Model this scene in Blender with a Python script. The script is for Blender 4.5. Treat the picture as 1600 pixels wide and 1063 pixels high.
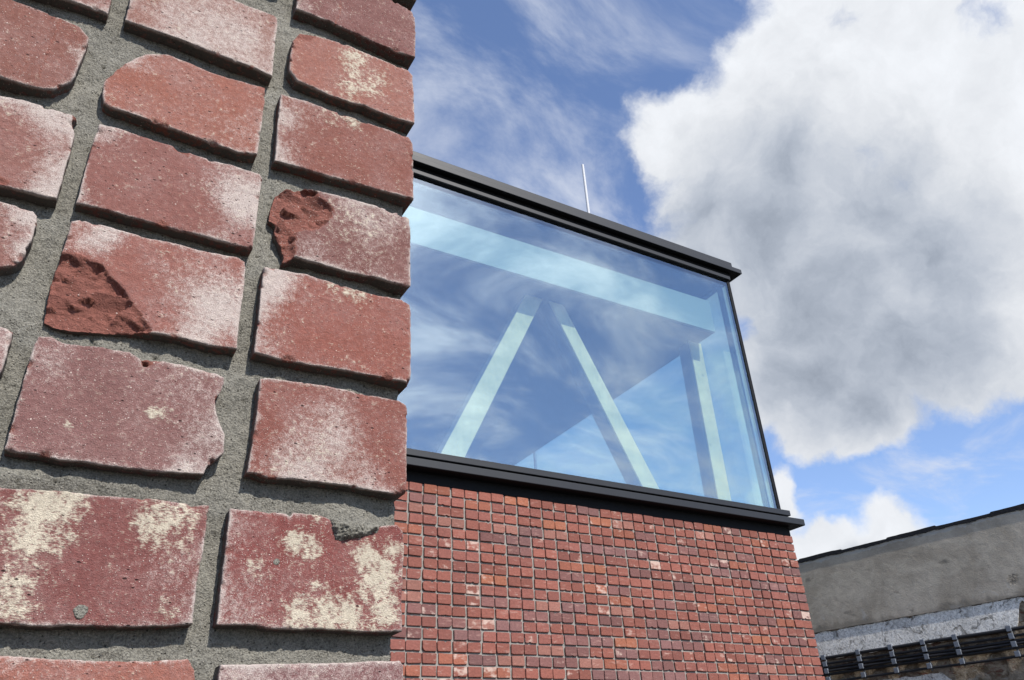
import bpy, math, random
import numpy as np
from mathutils import Matrix, Vector

rad = math.radians
scene = bpy.context.scene
for o in list(bpy.data.objects):
    bpy.data.objects.remove(o)

# ------------------------------------------------------------------ camera
EYE = 1.60                                   # the photographer's eye above the yard
CAM_RIGHT = (0.86328269, -0.50236074, -0.04875116)
CAM_DOWN = (0.21464283, 0.45283275, -0.8653733)
CAM_FWD = (0.4568057, 0.73659771, 0.49875081)
cd = bpy.data.cameras.new('camera')
cam = bpy.data.objects.new('camera', cd)
scene.collection.objects.link(cam)
cd.sensor_width = 36.0
cd.lens = 27.50
cd.clip_start = 0.02
cd.clip_end = 2000.0
cam.matrix_world = Matrix((
    (CAM_RIGHT[0], -CAM_DOWN[0], -CAM_FWD[0], 0.0),
    (CAM_RIGHT[1], -CAM_DOWN[1], -CAM_FWD[1], 0.0),
    (CAM_RIGHT[2], -CAM_DOWN[2], -CAM_FWD[2], EYE),
    (0, 0, 0, 1)))
scene.camera = cam


# ------------------------------------------------------------------ node helper
class G:
    """small helper to write node graphs as expressions"""

    def __init__(self, nt):
        self.nt = nt
        nt.nodes.clear()

    def n(self, kind, **kw):
        nd = self.nt.nodes.new(kind)
        for k, v in kw.items():
            setattr(nd, k, v)
        return nd

    def put(self, sock, v):
        if isinstance(v, bpy.types.NodeSocket):
            self.nt.links.new(v, sock)
        elif v is not None:
            if sock.type == 'RGBA' and len(v) == 3:
                v = (*v, 1.0)
            sock.default_value = v

    def m(self, op, a, b=None, c=None, clamp=False):
        nd = self.n('ShaderNodeMath', operation=op, use_clamp=clamp)
        for i, v in enumerate((a, b, c)):
            if v is not None:
                self.put(nd.inputs[i], v)
        return nd.outputs[0]

    def add(self, *a):
        r = a[0]
        for v in a[1:]:
            r = self.m('ADD', r, v)
        return r

    def mul(self, a, b):
        return self.m('MULTIPLY', a, b)

    def v(self, op, a, b=None, scale=None):
        nd = self.n('ShaderNodeVectorMath', operation=op)
        self.put(nd.inputs[0], a)
        if b is not None:
            self.put(nd.inputs[1], b)
        if scale is not None:
            self.put(nd.inputs['Scale'], scale)
        return nd.outputs['Value'] if op in ('DISTANCE', 'LENGTH', 'DOT_PRODUCT') else nd.outputs[0]

    def noise(self, vec, scale, detail=2.0, rough=0.5, dist=0.0, color=False):
        nd = self.n('ShaderNodeTexNoise')
        self.put(nd.inputs['Vector'], vec)
        nd.inputs['Scale'].default_value = scale
        nd.inputs['Detail'].default_value = detail
        nd.inputs['Roughness'].default_value = rough
        nd.inputs['Distortion'].default_value = dist
        return nd.outputs['Color' if color else 'Fac']

    def vor(self, vec, scale, rnd=1.0):
        nd = self.n('ShaderNodeTexVoronoi')
        self.put(nd.inputs['Vector'], vec)
        nd.inputs['Scale'].default_value = scale
        nd.inputs['Randomness'].default_value = rnd
        return nd.outputs['Distance'], nd.outputs['Color']

    def ss(self, x, a, b, lo=0.0, hi=1.0):
        nd = self.n('ShaderNodeMapRange', interpolation_type='SMOOTHSTEP')
        for i, v in enumerate((x, a, b, lo, hi)):
            self.put(nd.inputs[i], v)
        return nd.outputs[0]

    def mix(self, f, a, b, blend='MIX'):
        nd = self.n('ShaderNodeMix', data_type='RGBA', blend_type=blend)
        self.put(nd.inputs[0], f)
        self.put(nd.inputs[6], a)
        self.put(nd.inputs[7], b)
        return nd.outputs[2]

    def sep(self, c):
        nd = self.n('ShaderNodeSeparateXYZ')
        self.put(nd.inputs[0], c)
        return nd.outputs

    def comb(self, x, y, z):
        nd = self.n('ShaderNodeCombineXYZ')
        for i, v in enumerate((x, y, z)):
            self.put(nd.inputs[i], v)
        return nd.outputs[0]

    def attr(self, name):
        return self.n('ShaderNodeAttribute', attribute_name=name).outputs['Color']

    def pos(self):
        return self.n('ShaderNodeNewGeometry').outputs['Position']

    def scale(self, col, f):
        return self.v('SCALE', col, scale=f)

    def bump(self, h, dist, strength=1.0):
        nd = self.n('ShaderNodeBump')
        nd.inputs['Strength'].default_value = strength
        nd.inputs['Distance'].default_value = dist
        self.put(nd.inputs['Height'], h)
        return nd.outputs[0]

    def out(self, col, rough=0.8, normal=None, metallic=0.0, spec=0.5):
        b = self.n('ShaderNodeBsdfPrincipled')
        self.put(b.inputs['Base Color'], col)
        self.put(b.inputs['Roughness'], rough)
        b.inputs['Metallic'].default_value = metallic
        b.inputs['Specular IOR Level'].default_value = spec
        if normal is not None:
            self.put(b.inputs['Normal'], normal)
        o = self.n('ShaderNodeOutputMaterial')
        self.nt.links.new(b.outputs[0], o.inputs[0])


def material(name):
    m = bpy.data.materials.new(name)
    m.use_nodes = True
    return m, G(m.node_tree)


# ------------------------------------------------------------------ sky and sun
SUN_FROM = Vector((0.13, -1.0, 0.92)).normalized()   # towards the sun: behind and right of the camera
SUN_EL = math.asin(SUN_FROM.z)
SUN_AZ = math.atan2(SUN_FROM.x, SUN_FROM.y)

BODY = [(0.637,0.37,0.676,0.132),(0.677,0.267,0.686,0.128),(0.764,0.262,0.589,0.142),(0.609,0.463,0.644,0.104),(0.697,0.462,0.548,0.137),(0.778,0.392,0.492,0.153),(0.64,0.53,0.556,0.08),(0.754,0.501,0.424,0.12),(0.817,0.407,0.409,0.085),(0.719,0.556,0.417,0.081),(0.756,0.548,0.357,0.054),(0.79,0.495,0.362,0.063),(0.827,0.308,0.471,0.123),(0.546,0.493,0.678,0.061),(0.853,0.349,0.387,0.059),(0.787,0.521,0.332,0.035),(0.816,0.153,0.558,0.135),(0.885,0.222,0.41,0.108),(0.569,0.196,0.798,0.149),(0.681,0.102,0.725,0.14),(0.768,0.05,0.638,0.128)]
LOW = [(0.815,0.537,0.219,0.05),(0.792,0.575,0.205,0.057),(0.764,0.607,0.218,0.049),(0.743,0.609,0.277,0.036),(0.833,0.52,0.188,0.032),(0.779,0.579,0.241,0.031),(0.8,0.575,0.17,0.059)]
GREY = [(0.67,0.483,0.563,0.111),(0.739,0.47,0.483,0.121),(0.799,0.432,0.417,0.094),(0.641,0.547,0.538,0.073),(0.74,0.532,0.41,0.08),(0.785,0.37,0.497,0.08),(0.728,0.389,0.564,0.076),(0.663,0.432,0.611,0.058),(0.78,0.503,0.372,0.049),(0.796,0.57,0.204,0.02),(0.619,0.507,0.601,0.061)]
HOLE = [(0.646,0.281,0.709,0.052),(0.715,0.214,0.665,0.055),(0.673,0.546,0.499,0.038)]


SKY = 0.106                                  # strength of the sky
CLD = 1.0 / 0.15                             # cloud brightness in the sky's own units
world = bpy.data.worlds.new('World')
scene.world = world
world.use_nodes = True
g = G(world.node_tree)
sky = g.n('ShaderNodeTexSky', sky_type='NISHITA', sun_disc=False, sun_elevation=SUN_EL, sun_rotation=SUN_AZ,
          altitude=50.0, air_density=1.0, dust_density=0.15, ozone_density=3.0)
vdir = g.v('NORMALIZE', g.n('ShaderNodeTexCoord').outputs['Generated'])
warp = g.v('SUBTRACT', g.noise(vdir, 5.0, 6.0, 0.6, color=True), (0.5, 0.5, 0.5))
wdir = g.v('ADD', vdir, g.scale(warp, 0.13))


def blobs(lst, vec):
    """soft union of balls on the sky sphere, 1 at the centres, 0 at the rims"""
    acc = None
    for (x, y, z, r) in lst:
        d = g.v('DISTANCE', vec, (x, y, z))
        h = g.m('MULTIPLY_ADD', d, -1.0 / r, 1.0)
        acc = h if acc is None else g.m('SMOOTH_MAX', acc, h, 0.25)
    return acc


# high thin cloud everywhere: a layer seen in perspective
vx, vy, vz = g.sep(vdir)
inv = g.m('DIVIDE', 1.0, g.m('MAXIMUM', g.m('ADD', vz, 0.15), 0.05))
flat = g.comb(g.mul(vx, inv), g.mul(vy, inv), 0.0)
rot = g.n('ShaderNodeMapping')
g.put(rot.inputs['Vector'], flat)
rot.inputs['Rotation'].default_value = (0, 0, rad(38))
rot.inputs['Scale'].default_value = (1.0, 1.7, 1.0)
w1 = g.noise(rot.outputs[0], 2.2, 9.0, 0.61, 0.6)
w2 = g.noise(flat, 0.8, 4.0, 0.55, 0.3)
wisp = g.mul(g.ss(g.add(g.mul(w1, 0.72), g.mul(w2, 0.40)), 0.495, 0.72), 0.88)
# heaped cloud
fine = g.noise(wdir, 9.0, 9.0, 0.62)
mid = g.noise(wdir, 3.2, 5.0, 0.5)
body = g.m('MAXIMUM', blobs(BODY, wdir), g.mul(blobs(LOW, wdir), 0.9))
body = g.m('SUBTRACT', body, g.mul(g.m('MAXIMUM', blobs(HOLE, wdir), 0.0), 0.40))
# clear gaps only where the cloud is thin
dens = g.add(body, g.mul(g.m('SUBTRACT', fine, 0.5), 0.9), g.mul(g.m('SUBTRACT', mid, 0.5), 0.7))
cum = g.ss(dens, -0.06, 0.30)
tex = g.noise(wdir, 22.0, 8.0, 0.62)
fine2 = g.noise(g.v('ADD', wdir, (SUN_FROM.x * -0.03, SUN_FROM.y * -0.03, SUN_FROM.z * 0.03)), 9.0, 6.0, 0.58)
relief = g.m('SUBTRACT', fine2, fine)
thick = g.add(blobs(GREY, wdir), g.mul(g.m('SUBTRACT', fine, 0.5), -0.7), g.mul(g.m('SUBTRACT', mid, 0.5), 0.7))
shade = g.ss(thick, -1.0, 1.55)
lum = g.add(0.88, g.mul(shade, -0.57), g.mul(relief, -0.32), g.mul(g.m('SUBTRACT', tex, 0.5), 0.14))
lum = g.m('MINIMUM', g.m('MAXIMUM', lum, 0.20), 0.93)
ccol = g.scale(g.mix(g.ss(lum, 0.30, 0.88), (0.88, 1.0, 1.21), (0.97, 1.0, 1.05)), g.mul(lum, CLD))
# thin cloud scatters the sun forward: far brighter when seen towards it
fwd = g.m('POWER', g.m('MAXIMUM', g.v('DOT_PRODUCT', vdir, tuple(SUN_FROM)), 0.0), 5.0)
wcol = g.scale((0.72 * CLD, 0.77 * CLD, 0.88 * CLD), g.m('MULTIPLY_ADD', fwd, 2.4, 1.0))
blue = g.mix(1.0, sky.outputs[0], (1.42, 1.34, 1.42), 'MULTIPLY')
c1 = g.mix(wisp, blue, wcol)
c2 = g.mix(cum, c1, ccol)
bg = g.n('ShaderNodeBackground')
g.put(bg.inputs[0], c2)
bg.inputs[1].default_value = SKY
wo = g.n('ShaderNodeOutputWorld')
g.nt.links.new(bg.outputs[0], wo.inputs[0])

sd = bpy.data.lights.new('sun', 'SUN')
sd.energy = 5.0
sd.angle = rad(0.5)
sd.color = (1.0, 0.95, 0.88)
sun = bpy.data.objects.new('sun', sd)
scene.collection.objects.link(sun)
sun.rotation_euler = SUN_FROM.to_track_quat('Z', 'Y').to_euler()

vs = scene.view_settings
vs.view_transform = 'Standard'
vs.look = 'None'
vs.exposure = 0.5
vs.gamma = 1.0
vs.use_curve_mapping = False
scene.cycles.use_denoising = True
scene.cycles.max_bounces = 10
scene.cycles.transparent_max_bounces = 16

# ------------------------------------------------------------------ materials
def mat_close_brick():
    m, g = material('fired_clay')
    p = g.pos()
    tint = g.v('MULTIPLY', g.attr('tint'), (0.86, 1.05, 0.97))
    white, cream, chip = g.sep(g.attr('mask'))[:3]
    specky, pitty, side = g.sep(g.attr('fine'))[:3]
    nf = g.noise(p, 1300, 3, 0.65)
    nm = g.noise(p, 230, 5, 0.62)
    nb = g.noise(p, 38, 4, 0.55)
    streak = g.noise(g.v('MULTIPLY', p, (1.0, 1.0, 2.6)), 420, 4, 0.6)
    nf = g.ss(nf, 0.28, 0.72)
    nm = g.ss(nm, 0.22, 0.78)
    nx = g.noise(p, 620, 4, 0.7)
    val = g.add(0.46, g.mul(nm, 0.26), g.mul(nf, 0.30), g.mul(nb, 0.42))
    grey = g.mix(g.ss(g.add(nb, g.mul(nx, 0.5)), 0.55, 1.0), tint, (0.16, 0.084, 0.078))
    hue = g.mix(0.38, tint, grey)
    col = g.scale(hue, val)
    # dull film over the clay
    film = g.ss(g.add(g.mul(nx, 1.1), g.mul(nb, 0.6)), 0.72, 1.15)
    col = g.mix(g.mul(film, 0.22), col, (0.27, 0.19, 0.17))
    # lime bloom
    wf = g.ss(g.add(g.mul(white, 1.25), g.mul(g.m('SUBTRACT', nm, 0.5), 0.42), g.mul(g.m('SUBTRACT', nf, 0.5), 0.34),
                    g.mul(g.m('SUBTRACT', nx, 0.5), 0.8), g.mul(g.m('SUBTRACT', nb, 0.5), 0.8)), 0.18, 1.15)
    col = g.mix(g.mul(wf, 0.85), col, g.scale((0.385, 0.335, 0.305), g.add(0.68, g.mul(nf, 0.45), g.mul(nm, 0.2))))
    # old paint or render left on the face
    cf = g.ss(g.add(cream, g.mul(g.m('SUBTRACT', nm, 0.5), 0.8), g.mul(g.m('SUBTRACT', streak, 0.5), 1.7),
                    g.mul(g.m('SUBTRACT', g.noise(p, 75, 5, 0.7), 0.5), 1.6)), 0.22, 0.92)
    col = g.mix(g.mul(cf, 0.93), col, g.scale((0.375, 0.335, 0.262), g.add(0.5, g.mul(nf, 0.4), g.mul(nm, 0.25), g.mul(nb, 0.5))))
    # mortar smear on the hidden faces, its grey darkened to paint in shade
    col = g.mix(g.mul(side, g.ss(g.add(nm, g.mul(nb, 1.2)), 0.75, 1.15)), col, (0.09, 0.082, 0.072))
    # broken faces
    nk = g.ss(g.noise(g.v('MULTIPLY', p, (1.0, 1.0, 1.8)), 210, 7, 0.72, 0.8), 0.2, 0.8)
    brk = g.scale((0.235, 0.090, 0.068), g.add(0.42, g.mul(nk, 0.5), g.mul(nf, 0.3)))
    col = g.mix(g.m('MULTIPLY', chip, 1.0, clamp=True), col, brk)
    # pale grains
    dot = None
    for sc, rad_, amt in ((300, 0.20, 0.13), (620, 0.26, 0.22), (1100, 0.32, 0.26)):
        d, c = g.vor(p, sc)
        r = g.sep(c)[0]
        f = g.mul(g.ss(d, rad_, rad_ * 0.55), g.m('LESS_THAN', r, g.mul(specky, amt)))
        dot = f if dot is None else g.m('MAXIMUM', dot, f)
    col = g.mix(g.mul(dot, 0.8), col, (0.52, 0.42, 0.37))
    # pores
    pv = g.v('MULTIPLY', p, (0.7, 1.0, 1.25))
    pit = None
    for sc, rad_, amt in ((230, 0.17, 0.34), (420, 0.22, 0.5), (800, 0.28, 0.4)):
        d, c = g.vor(pv, sc)
        r = g.sep(c)[1]
        f = g.mul(g.ss(d, g.mul(g.sep(c)[2], rad_ * 1.5), g.mul(g.sep(c)[2], rad_ * 0.5)), g.m('LESS_THAN', r, g.mul(g.mul(pitty, amt), g.ss(nb, 0.35, 0.65))))
        pit = f if pit is None else g.m('MAXIMUM', pit, f)
    col = g.mix(g.mul(pit, 0.85), col, (0.035, 0.016, 0.013))
    h = g.add(g.mul(nf, 0.35), g.mul(nm, 0.6), g.mul(dot, 0.5), g.mul(pit, -1.4), g.mul(cf, 0.25), g.mul(g.mul(nk, chip), 1.3))
    g.out(col, 0.88, g.bump(h, 0.0009, 0.9), spec=0.25)
    return m


def mat_close_mortar():
    m, g = material('sand_mortar')
    p = g.pos()
    a = g.noise(p, 900, 4, 0.7)
    b = g.noise(p, 160, 4, 0.6)
    c = g.noise(p, 25, 3, 0.5)
    d, rc = g.vor(p, 520)
    r = g.sep(rc)[0]
    col = g.scale((0.235, 0.224, 0.192), g.add(-0.25, g.mul(g.ss(a, 0.25, 0.75), 0.95), g.mul(b, 0.85), g.mul(c, 0.6)))
    grain = g.mul(g.ss(d, 0.32, 0.15), g.m('GREATER_THAN', r, 0.86))
    col = g.mix(g.mul(grain, 0.7), col, (0.42, 0.39, 0.34))
    dark = g.mul(g.ss(d, 0.35, 0.15), g.m('LESS_THAN', r, 0.16))
    col = g.mix(g.mul(dark, 0.7), col, (0.04, 0.038, 0.033))
    h = g.add(g.mul(a, 1.0), g.mul(b, 0.8), g.mul(grain, 0.6), g.mul(dark, -0.6))
    g.out(col, 0.95, g.bump(h, 0.0030, 1.0), spec=0.15)
    return m


def mat_far_brick():
    m, g = material('facing_brick')
    p = g.pos()
    tint = g.attr('tint')
    n1 = g.noise(p, 60, 4, 0.6)
    st = g.noise(g.v('MULTIPLY', p, (0.25, 1.0, 1.0)), 45, 4, 0.6)
    nb = g.noise(p, 13, 4, 0.6)
    col = g.scale(g.v('MULTIPLY', tint, (0.72, 0.80, 0.80)), g.add(0.55, g.mul(n1, 0.9)))
    pale = g.attr('pale')
    pf = g.ss(g.add(g.mul(g.sep(pale)[0], 0.8), g.mul(g.m('SUBTRACT', nb, 0.5), 2.2), g.mul(g.m('SUBTRACT', st, 0.5), 1.2)), 0.42, 0.9)
    col = g.mix(g.mul(pf, 0.8), col, (0.42, 0.32, 0.27))
    col = g.mix(g.mul(g.ss(st, 0.56, 0.76), 0.5), col, (0.34, 0.21, 0.175))
    col = g.mix(g.mul(g.ss(n1, 0.36, 0.22), 0.6), col, (0.09, 0.035, 0.03))
    g.out(col, 0.85, g.bump(g.add(n1, st), 0.004, 0.6), spec=0.25)
    return m


def mat_plain(name, col, rough, var=0.25, scale=30.0, bump=0.0, spec=0.5, metallic=0.0):
    m, g = material(name)
    p = g.pos()
    a = g.noise(p, scale, 5, 0.6)
    b = g.noise(p, scale * 0.13, 3, 0.5)
    c = g.scale(col, g.add(1.0 - var, g.mul(a, var), g.mul(b, var)))
    g.out(c, g.add(rough - 0.06, g.mul(a, 0.12)), g.bump(a, bump, 0.6) if bump else None, metallic, spec)
    return m


def mat_glass():
    """coated insulating glass: pale green-blue in transmission, mirrors part of the sky"""
    m, g = material('coated_glass')
    p = g.pos()
    tr = g.n('ShaderNodeBsdfTransparent')
    tr.inputs[0].default_value = (0.86, 0.95, 0.91, 1)
    gl = g.n('ShaderNodeBsdfGlossy')
    gl.inputs['Color'].default_value = (0.86, 0.93, 1.0, 1)
    gl.inputs['Roughness'].default_value = 0.0
    g.put(gl.inputs['Normal'], g.bump(g.noise(p, 0.7, 1, 0.4), 0.004, 0.35))
    facing = g.n('ShaderNodeLayerWeight').outputs['Facing']
    fr = g.m('MULTIPLY_ADD', g.m('POWER', facing, 5.0), 0.77, 0.23)
    mx = g.n('ShaderNodeMixShader')
    g.nt.links.new(fr, mx.inputs[0])
    g.nt.links.new(tr.outputs[0], mx.inputs[1])
    g.nt.links.new(gl.outputs[0], mx.inputs[2])
    o = g.n('ShaderNodeOutputMaterial')
    g.nt.links.new(mx.outputs[0], o.inputs[0])
    return m


def mat_timber():
    m, g = material('pale_timber')
    p = g.pos()
    a = g.noise(p, 7.0, 5, 0.65)
    b = g.noise(g.v('MULTIPLY', p, (1.0, 1.0, 0.12)), 40.0, 3, 0.5)
    col = g.scale((0.60, 0.52, 0.345), g.add(0.55, g.mul(a, 0.6), g.mul(b, 0.25)))
    d, c = g.vor(p, 3.2)
    knot = g.mul(g.ss(d, 0.10, 0.03), 0.6)
    col = g.mix(knot, col, (0.30, 0.24, 0.17))
    g.out(col, 0.7, spec=0.3)
    return m


def mat_concrete():
    """grey render of the old wall: mottled, paler along the top edge, with a few scars"""
    m, g = material('old_render')
    p = g.pos()
    big = g.noise(p, 1.3, 6, 0.62, 0.8)
    mid = g.noise(p, 7.0, 6, 0.65, 0.3)
    fine = g.noise(p, 60.0, 4, 0.6)
    col = g.mix(g.ss(big, 0.33, 0.66), (0.32, 0.278, 0.222), (0.44, 0.388, 0.318))
    col = g.scale(col, g.add(0.55, g.mul(mid, 0.55), g.mul(fine, 0.35)))
    z = g.sep(p)[2]
    edge = g.ss(g.add(z, g.mul(g.m('SUBTRACT', mid, 0.5), 0.16)), EYE + 3.035, EYE + 3.06)
    col = g.mix(g.mul(edge, 0.75), col, (0.40, 0.39, 0.37))
    foot = g.ss(g.add(z, g.mul(g.m('SUBTRACT', big, 0.5), 0.35)), EYE + 2.07, EYE + 1.99)
    wash = g.mul(g.ss(g.noise(p, 3.2, 5, 0.6, 1.2), 0.57, 0.66), g.ss(z, EYE + 2.3, EYE + 2.05))
    col = g.mix(g.mul(wash, 0.45), col, (0.46, 0.45, 0.43))
    col = g.mix(g.mul(foot, 0.45), col, (0.085, 0.077, 0.062))
    stain = g.mul(g.ss(g.noise(g.v('MULTIPLY', p, (1, 1, 2.4)), 2.6, 4, 0.6), 0.62, 0.70), 0.45)
    col = g.mix(stain, col, (0.085, 0.08, 0.068))
    # knocked-out scar
    d = g.v('DISTANCE', g.v('ADD', p, g.scale(g.v('SUBTRACT', g.noise(p, 22, 3, 0.6, color=True), (0.5, 0.5, 0.5)), 0.13)), SCAR)
    scar = g.mul(g.ss(d, 0.085, 0.02), g.ss(g.noise(p, 30, 4, 0.7), 0.35, 0.6))
    col = g.mix(g.mul(scar, 0.6), col, (0.07, 0.068, 0.062))
    h = g.add(g.mul(mid, 1.0), g.mul(fine, 0.4), g.mul(scar, -3.0))
    g.out(col, 0.92, g.bump(h, 0.01, 0.7), spec=0.2)
    return m


def mat_plaster():
    m, g = material('flaking_limewash')
    p = g.pos()
    a = g.noise(p, 5.0, 8, 0.72, 1.2)
    b = g.noise(p, 17.0, 7, 0.70, 1.8)
    big = g.noise(p, 2.0, 4, 0.6)
    col = g.mix(g.ss(b, 0.36, 0.60), (0.44, 0.42, 0.385), (0.86, 0.83, 0.77))
    col = g.scale(col, g.add(0.62, g.mul(big, 0.7)))
    bare = g.ss(a, 0.60, 0.63)
    col = g.mix(g.mul(bare, 0.85), col, (0.20, 0.175, 0.14))
    edge = g.mul(g.ss(a, 0.57, 0.60), g.m('SUBTRACT', 1.0, bare))
    h = g.add(g.mul(b, 0.9), g.mul(bare, -1.2), g.mul(edge, 0.5))
    g.out(col, 0.92, g.bump(h, 0.016, 0.9), spec=0.2)
    return m


def mat_rubble():
    m, g = material('bare_masonry')
    p = g.pos()
    a = g.noise(p, 5.0, 7, 0.68, 1.0)
    b = g.noise(g.v('MULTIPLY', p, (1, 1, 3.0)), 6.0, 5, 0.6, 0.8)
    f = g.noise(p, 50.0, 4, 0.6)
    col = g.mix(g.ss(a, 0.38, 0.62), (0.12, 0.09, 0.06), (0.30, 0.25, 0.19))
    col = g.mix(g.mul(g.ss(b, 0.57, 0.66), 0.8), col, (0.12, 0.045, 0.032))
    col = g.mix(g.mul(g.ss(b, 0.40, 0.33), 0.7), col, (0.30, 0.28, 0.24))
    col = g.scale(col, g.add(0.5, f))
    g.out(col, 0.95, g.bump(g.add(a, g.mul(f, 0.4)), 0.03, 0.9), spec=0.15)
    return m


def mat_ground():
    m, g = material('yard_paving')
    p = g.pos()
    a = g.noise(p, 3.0, 6, 0.6)
    f = g.noise(p, 90.0, 4, 0.7)
    col = g.scale((0.075, 0.072, 0.067), g.add(0.4, g.mul(a, 0.6), g.mul(f, 0.6)))
    g.out(col, 0.95, g.bump(f, 0.004, 0.8), spec=0.2)
    return m

# ------------------------------------------------------------------ geometry helpers
def col_of(o):
    scene.collection.objects.link(o)
    return o


def empty(name, loc, label, cat):
    o = bpy.data.objects.new(name, None)
    o.location = loc
    o.empty_display_size = 0.1
    o['label'] = label
    o['category'] = cat
    o['kind'] = 'thing'
    return col_of(o)


def mesh_obj(name, verts, faces, mat, parent=None, smooth=False, attrs=None):
    me = bpy.data.meshes.new(name)
    me.from_pydata([tuple(v) for v in verts], [], [tuple(f) for f in faces])
    finish(me, mat, smooth, attrs)
    return link_mesh(name, me, parent)


def finish(me, mat, smooth, attrs):
    me.materials.append(mat)
    if smooth:
        me.polygons.foreach_set('use_smooth', np.ones(len(me.polygons), bool))
    for k, arr in (attrs or {}).items():
        a = me.attributes.new(k, 'FLOAT_COLOR', 'POINT')
        c = np.ones((len(me.vertices), 4), np.float32)
        c[:, :3] = arr
        a.data.foreach_set('color', c.ravel())
    me.update()


def link_mesh(name, me, parent):
    o = bpy.data.objects.new(name, me)
    col_of(o)
    if parent is not None:
        o.parent = parent
        o.matrix_parent_inverse = Matrix.Translation(parent.location).inverted()
    return o


def grid_mesh(name, V, nu, nv, mat, parent, extra_v=None, extra_f=None, attrs=None):
    """V: (nv*nu,3) array, row by row; quads face -Y when rows go down and columns go +X"""
    i = np.arange((nv - 1) * (nu - 1))
    r, c = i // (nu - 1), i % (nu - 1)
    a = r * nu + c
    F = np.stack([a, a + nu, a + nu + 1, a + 1], 1)
    if extra_v is not None:
        V = np.concatenate([V, extra_v])
        F = np.concatenate([F, extra_f])
    me = bpy.data.meshes.new(name)
    me.vertices.add(len(V))
    me.vertices.foreach_set('co', np.ascontiguousarray(V, np.float32).ravel())
    me.loops.add(F.size)
    me.loops.foreach_set('vertex_index', np.ascontiguousarray(F, np.int32).ravel())
    me.polygons.add(len(F))
    me.polygons.foreach_set('loop_start', np.arange(0, F.size, 4, dtype=np.int32))
    me.update(calc_edges=True)
    finish(me, mat, True, attrs)
    return link_mesh(name, me, parent)


def boxes(lst):
    """verts and faces of axis-aligned boxes (x0,x1,y0,y1,z0,z1)"""
    v, f = [], []
    for (x0, x1, y0, y1, z0, z1) in lst:
        b = len(v)
        v += [(x0, y0, z0), (x1, y0, z0), (x1, y1, z0), (x0, y1, z0), (x0, y0, z1), (x1, y0, z1), (x1, y1, z1), (x0, y1, z1)]
        f += [[b + k for k in q] for q in ((0, 3, 2, 1), (4, 5, 6, 7), (0, 1, 5, 4), (1, 2, 6, 5), (2, 3, 7, 6), (3, 0, 4, 7))]
    return v, f


def bevel(o, w, seg=2):
    md = o.modifiers.new('edge', 'BEVEL')
    md.width = w
    md.segments = seg
    md.limit_method = 'ANGLE'
    return o


def box(name, b, mat, parent, bev=0.0):
    o = mesh_obj(name, *boxes([b]), mat, parent)
    return bevel(o, bev) if bev else o


# vector noise (gradient noise on a lattice), numpy
_rs = np.random.RandomState(11)
_PERM = _rs.permutation(256)
_PERM = np.concatenate([_PERM, _PERM, _PERM])
_GRAD = _rs.normal(size=(256, 3))
_GRAD /= np.linalg.norm(_GRAD, axis=1)[:, None]


def pnoise(x, y, z=0.0):
    x, y, z = np.broadcast_arrays(np.asarray(x, float), np.asarray(y, float), np.asarray(z, float))
    xi, yi, zi = np.floor(x).astype(int), np.floor(y).astype(int), np.floor(z).astype(int)
    xf, yf, zf = x - xi, y - yi, z - zi
    u, v, w = [t * t * t * (t * (t * 6 - 15) + 10) for t in (xf, yf, zf)]
    r = 0.0
    for dx in (0, 1):
        for dy in (0, 1):
            for dz in (0, 1):
                h = _PERM[_PERM[_PERM[(xi + dx) & 255] + ((yi + dy) & 255)] + ((zi + dz) & 255)]
                gd = _GRAD[h]
                d = gd[..., 0] * (xf - dx) + gd[..., 1] * (yf - dy) + gd[..., 2] * (zf - dz)
                r = r + d * (u if dx else 1 - u) * (v if dy else 1 - v) * (w if dz else 1 - w)
    return r * 1.6


def fbm(x, y, z=0.0, oct=4, rough=0.55):
    r, a, f = 0.0, 1.0, 1.0
    for k in range(oct):
        r = r + a * pnoise(x * f + 7.3 * k, y * f - 3.1 * k, np.asarray(z) * f + 1.7 * k)
        a *= rough
        f *= 2.03
    return r


def sstep(x, a, b):
    t = np.clip((x - a) / (b - a), 0, 1)
    return t * t * (3 - 2 * t)


def seg_dist(P, loop):
    """distance of points (n,2) to a closed polyline, and inside test"""
    A = np.asarray(loop, float)
    Bq = np.roll(A, -1, 0)
    best = np.full(len(P), 1e9)
    inside = np.zeros(len(P), bool)
    for a, b in zip(A, Bq):
        e = b - a
        L2 = e @ e
        if L2 < 1e-12:
            continue
        t = np.clip(((P - a) @ e) / L2, 0, 1)
        q = P - a - t[:, None] * e
        best = np.minimum(best, (q * q).sum(1))
        cr = ((a[1] > P[:, 1]) != (b[1] > P[:, 1]))
        if abs(e[1]) > 1e-12:
            inside ^= cr & (P[:, 0] < e[0] * (P[:, 1] - a[1]) / e[1] + a[0])
    return np.sqrt(best), inside


def along(poly, ts):
    P = np.asarray(poly, float)
    L = np.concatenate([[0], np.cumsum(np.hypot(*np.diff(P, axis=0).T))])
    s = np.asarray(ts) * L[-1]
    return np.stack([np.interp(s, L, P[:, 0]), np.interp(s, L, P[:, 1])], 1)


# ------------------------------------------------------------------ ground
SCAR = (0, 0, 0)
gm = mat_ground()
o = mesh_obj('ground', [(-300, -300, 0), (300, -300, 0), (300, 300, 0), (-300, 300, 0)], [(0, 1, 2, 3)], gm)
o['kind'] = 'structure'

# ------------------------------------------------------------------ the near wall
FACE = 483.0        # its face lies 0.483 m in front of the eye
CLAY = mat_close_brick()
MORT = mat_close_mortar()
near = empty('brick_wall', (0.05, 0.65, 0), 'close red brick wall corner with chipped lime-stained bricks and grey recessed mortar', 'brick wall')

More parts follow.
